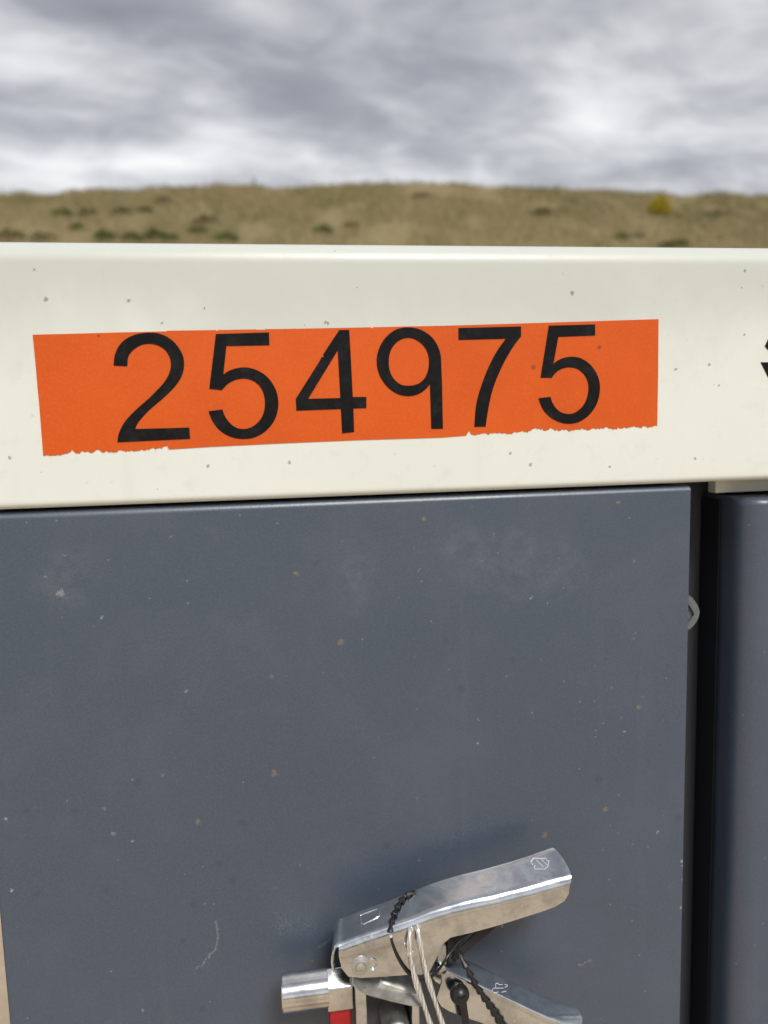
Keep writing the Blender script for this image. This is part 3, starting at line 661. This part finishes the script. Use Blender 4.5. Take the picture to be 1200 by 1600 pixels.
fr2 = [at(x, y, YP + .006) for x, y in [(596, 1539), (612, 1545), (632, 1551), (652, 1556)]]
V = [];
for j in range(4):
    for p in fr2: V.append(Vector((p.x, p.y + .018 * j / 3, p.z + .0022 + .003 * j / 3)))
pl2 = mesh('bracket_rib', V, [(j * 4 + i, j * 4 + i + 1, j * 4 + i + 5, j * 4 + i + 4) for j in range(3) for i in range(3)], M_CAST, door, True); s = pl2.modifiers.new('sheet', 'SOLIDIFY'); s.thickness = .003; s.offset = -1
b = bmesh.new(); lathe(b, at(622, 1618, YP + .004), (0, -1, 0), [(.0105, -.03), (.0105, -.002), (.009, 0), (.004, .0008), (0, .001)], 30); from_bm('bracket_bolt', b, M_CAST, door, True)
# link piece seen between handle and lever
b = bmesh.new(); a = at(683, 1480, YF + .008); e_ = at(698, 1508, YF + .008); box(b, a.x, e_.x, YF + .008, YF + .016, e_.z, a.z); bevel(b, lambda p, q: True, .001, 2); from_bm('latch_link', b, M_CAST, door, True)
b = bmesh.new(); lathe(b, at(690, 1516, YF + .004), (0, -1, 0), [(.004, -.02), (.004, 0), (.003, .001), (0, .0014)], 20); from_bm('link_pin', b, M_TURNED, door, True)

# stamped marks
def strokes(name, t, segs, rad, lift):
    b = bmesh.new()
    for sg in segs:
        pts = []
        for p, q in zip(sg, sg[1:]):
            for k in range(3): pts.append((p[0] + (q[0] - p[0]) * k / 3, p[1] + (q[1] - p[1]) * k / 3))
        pts.append(sg[-1]); tube(b, [hit(t, x, y, lift) for x, y in pts], rad, 5)
    return from_bm(name, b, M_MARK, door, True)
def z4(l): return [(640 + a / 4, 1300 + c_ / 4) for a, c_ in l]
strokes('stamped_mark', BH, [z4([(770, 205), (757, 186), (776, 164), (815, 166), (850, 164), (862, 182), (872, 179), (862, 219), (848, 226), (846, 233), (815, 231), (783, 232), (778, 214), (790, 212)]), z4([(790, 174), (836, 218)]), z4([(822, 170), (860, 206)])], .00022, .0001)
def z10(l): return [(680 + a / 10, 1440 + c_ / 10) for a, c_ in l]
strokes('stamped_mark', BL, [z10([(885, 1085), (905, 1042), (1062, 1040)]), z10([(945, 1040), (940, 975), (965, 962), (1000, 985), (1050, 985)]), z10([(1085, 985), (1125, 990), (1128, 1012), (1090, 1025)]), z10([(915, 1115), (985, 1100)]), z10([(1035, 1105), (1105, 1090)]), z10([(1035, 1158), (1052, 1165)])], .00022, .0001)
b = bmesh.new(); slot = [hit(BH, x, y, .0002) for x, y in [(563, 1431), (566, 1429), (589, 1420.5), (592, 1421), (592, 1431), (588, 1435), (568, 1444), (564, 1443), (563, 1431)]]
tube(b, slot, .00045, 6); from_bm('embossed_slot', b, M_STEEL, door, True)

# bumper on the door's right edge
YE = YD + .004
ol = outline([(1068, 930), (1078, 931), (1085, 938), (1091, 948), (1093, 957), (1090, 968), (1084, 977), (1076, 984), (1068, 986)]); il = outline([(1070, 944), (1076, 945), (1081, 952), (1084.5, 960), (1081, 966), (1076, 972), (1070, 973)])
bp = slab([ol, il], YE, YE + .006, 'edge_bumper', M_RUBBER, door)
slab([outline([(1070, 944), (1076, 945), (1081, 952), (1084.5, 960), (1081, 966), (1076, 972), (1070, 973)])], YE + .0025, YE + .005, 'bumper_core', M_RUBBER, door)

# ------------------------------------------------------------------ things hung on the latch
def thing(name, p, label, cat, group=None):
    o = bpy.data.objects.new(name, None); COL.objects.link(o); o.location = p; return tag(o, label, cat, group)
# steel wire loop: two strands through the handle
wl = thing('wire_loop', at(680, 1600, YF - .006), 'shiny twisted steel wire loop hanging through the latch handle', 'wire')
yW = YF - .0045
sA = smooth_path([at(645, 1450, YF + .006), at(641, 1456, yW + .003), at(640, 1470, yW), at(641, 1490, yW), at(649, 1530, yW), at(663, 1572, yW), at(673, 1602, yW), at(694, 1660, yW)])
sB = smooth_path([at(652, 1447, YF + .006), at(653, 1452, yW + .003), at(655, 1468, yW), at(659, 1488, yW), at(667, 1524, yW), at(679, 1562, yW), at(692, 1602, yW), at(708, 1655, yW)])
for sp_ in (sA, sB):
    b = bmesh.new(); tube(b, sp_, [.0020 + .00035 * math.sin(i * .55) for i in range(len(sp_))], 12); from_bm('strand', b, M_WIRE, wl, True)
b = bmesh.new(); tube(b, [at(640.3, 1487, yW), at(640.8, 1491, yW)], .0025, 12); from_bm('crimp', b, M_WIRE, wl, True)
b = bmesh.new(); tube(b, smooth_path([at(694, 1660, yW), at(703, 1672, yW), at(712, 1668, yW), at(708, 1655, yW)]), .0017, 10); from_bm('strand', b, M_WIRE, wl, True)

def beaded(b, path, r0, r1, step):
    """barbed nylon tail: repeated cone-shaped beads"""
    L = [0]
    for p, q in zip(path, path[1:]): L.append(L[-1] + (q - p).length)
    n = int(L[-1] / step); pts, rr = [], []
    def pos(s):
        for i in range(len(L) - 1):
            if s <= L[i + 1] + 1e-9: return path[i].lerp(path[i + 1], (s - L[i]) / max(1e-9, L[i + 1] - L[i]))
        return path[-1]
    for k in range(n):
        for f, r in ((0.0, r0), (.12, r0), (.55, r1 * .8), (.80, r1), (.86, r1 * .95), (.90, r0)): pts.append(pos((k + f) * step)); rr.append(r)
    tube(b, pts, rr, 8)
# seal wrapped over the handle
sl1 = thing('nylon_seal', hit(BH, 615, 1435), 'black beaded nylon seal looped over the top of the upper latch handle', 'seal')
pth = [hit(BH, 645, 1397, .0012, YB)]
for x, y in [(638, 1400), (630, 1406), (623, 1416), (617, 1428), (613, 1440), (610, 1452), (610, 1460), (610, 1467)]: pth.append(hit(BH, x, y, .0016, YB))
pth.insert(0, pth[0] + Vector((.002, .004, -.004)))
b = bmesh.new(); beaded(b, smooth_path(pth), .0011, .0026, .0060); from_bm('beaded_tail', b, M_NYLON, sl1, True)
yc = YF - .0022
b = bmesh.new(); tube(b, smooth_path([hit(BH, 611, 1463, .0012), at(613, 1474, yc), at(620, 1493, yc), at(630, 1511, yc), at(641, 1524, yc), at(655, 1532, yc), at(670, 1529, yc), at(684, 1517, yc), at(694, 1503, yc), at(703, 1489, YF + .001), at(722, 1466, YF + .010), at(748, 1445, YF + .016)]), .0010, 9); from_bm('cord', b, M_NYLON, sl1, True)
b = bmesh.new(); tube(b, [hit(BH, 610, 1460, .0014), hit(BH, 611.5, 1466, .0012)], [.0012, .0009], 8); from_bm('collar', b, M_MARK, sl1, True)
# second seal: flat tag, locking body and barbed tail hanging down
YT = YF + .004
sl2 = thing('nylon_seal', at(715, 1488, YT), 'black barbed nylon seal hanging from behind the handle across the lower lever', 'seal')
b = bmesh.new(); beaded(b, smooth_path([at(712, 1484, YF + .006), at(718, 1492, YF + .003), at(729, 1512, YF - .002), at(743, 1538, YF - .004), at(758, 1561, YF - .005), at(772, 1583, YF - .005), at(786, 1606, YF - .005), at(806, 1640, YF - .005)]), .0013, .0029, .0072); from_bm('barbed_tail', b, M_NYLON, sl2, True)
b = bmesh.new()
a = [at(704, 1498, YT + .006), at(709, 1505, YT + .006), at(778, 1447, YT + .026), at(765, 1436, YT + .026)]
vv = [b.verts.new(v) for v in a] + [b.verts.new(v + Vector((0, .0016, 0))) for v in a]
for q in ((0, 1, 2, 3), (7, 6, 5, 4), (0, 4, 5, 1), (1, 5, 6, 2), (2, 6, 7, 3), (3, 7, 4, 0)): b.faces.new([vv[i] for i in q])
bevel(b, lambda p, q: True, .0004, 2); from_bm('flat_tag', b, M_NYLON, sl2, True)
b = bmesh.new(); a = at(697, 1470, YF + .012); e_ = at(722, 1492, YF + .012); box(b, a.x, e_.x, YF + .012, YF + .024, e_.z, a.z + .004); bevel(b, lambda p, q: True, .0022, 3); from_bm('seal_body', b, M_NYLON, sl2, True)
# ball-ended plunger on the lower lever
YBL = YD - .053
pn_ = thing('ball_pin', at(718, 1553, YBL), 'round black ball headed pin with stem in front of the lower lever', 'pin')
b = bmesh.new(); bmesh.ops.create_uvsphere(b, u_segments=28, v_segments=18, radius=17 * (YBL + .56) / F); bmesh.ops.translate(b, verts=b.verts, vec=at(718, 1553, YBL)); from_bm('ball', b, M_NYLON, pn_, True)
b = bmesh.new(); tube(b, [at(721, 1556, YBL - .0055), at(725, 1578, YBL - .007), at(729, 1604, YBL - .008), at(736, 1650, YBL - .008)], [.0032, .0027, .0026, .0026], 14); from_bm('pin_stem', b, M_NYLON, pn_, True)
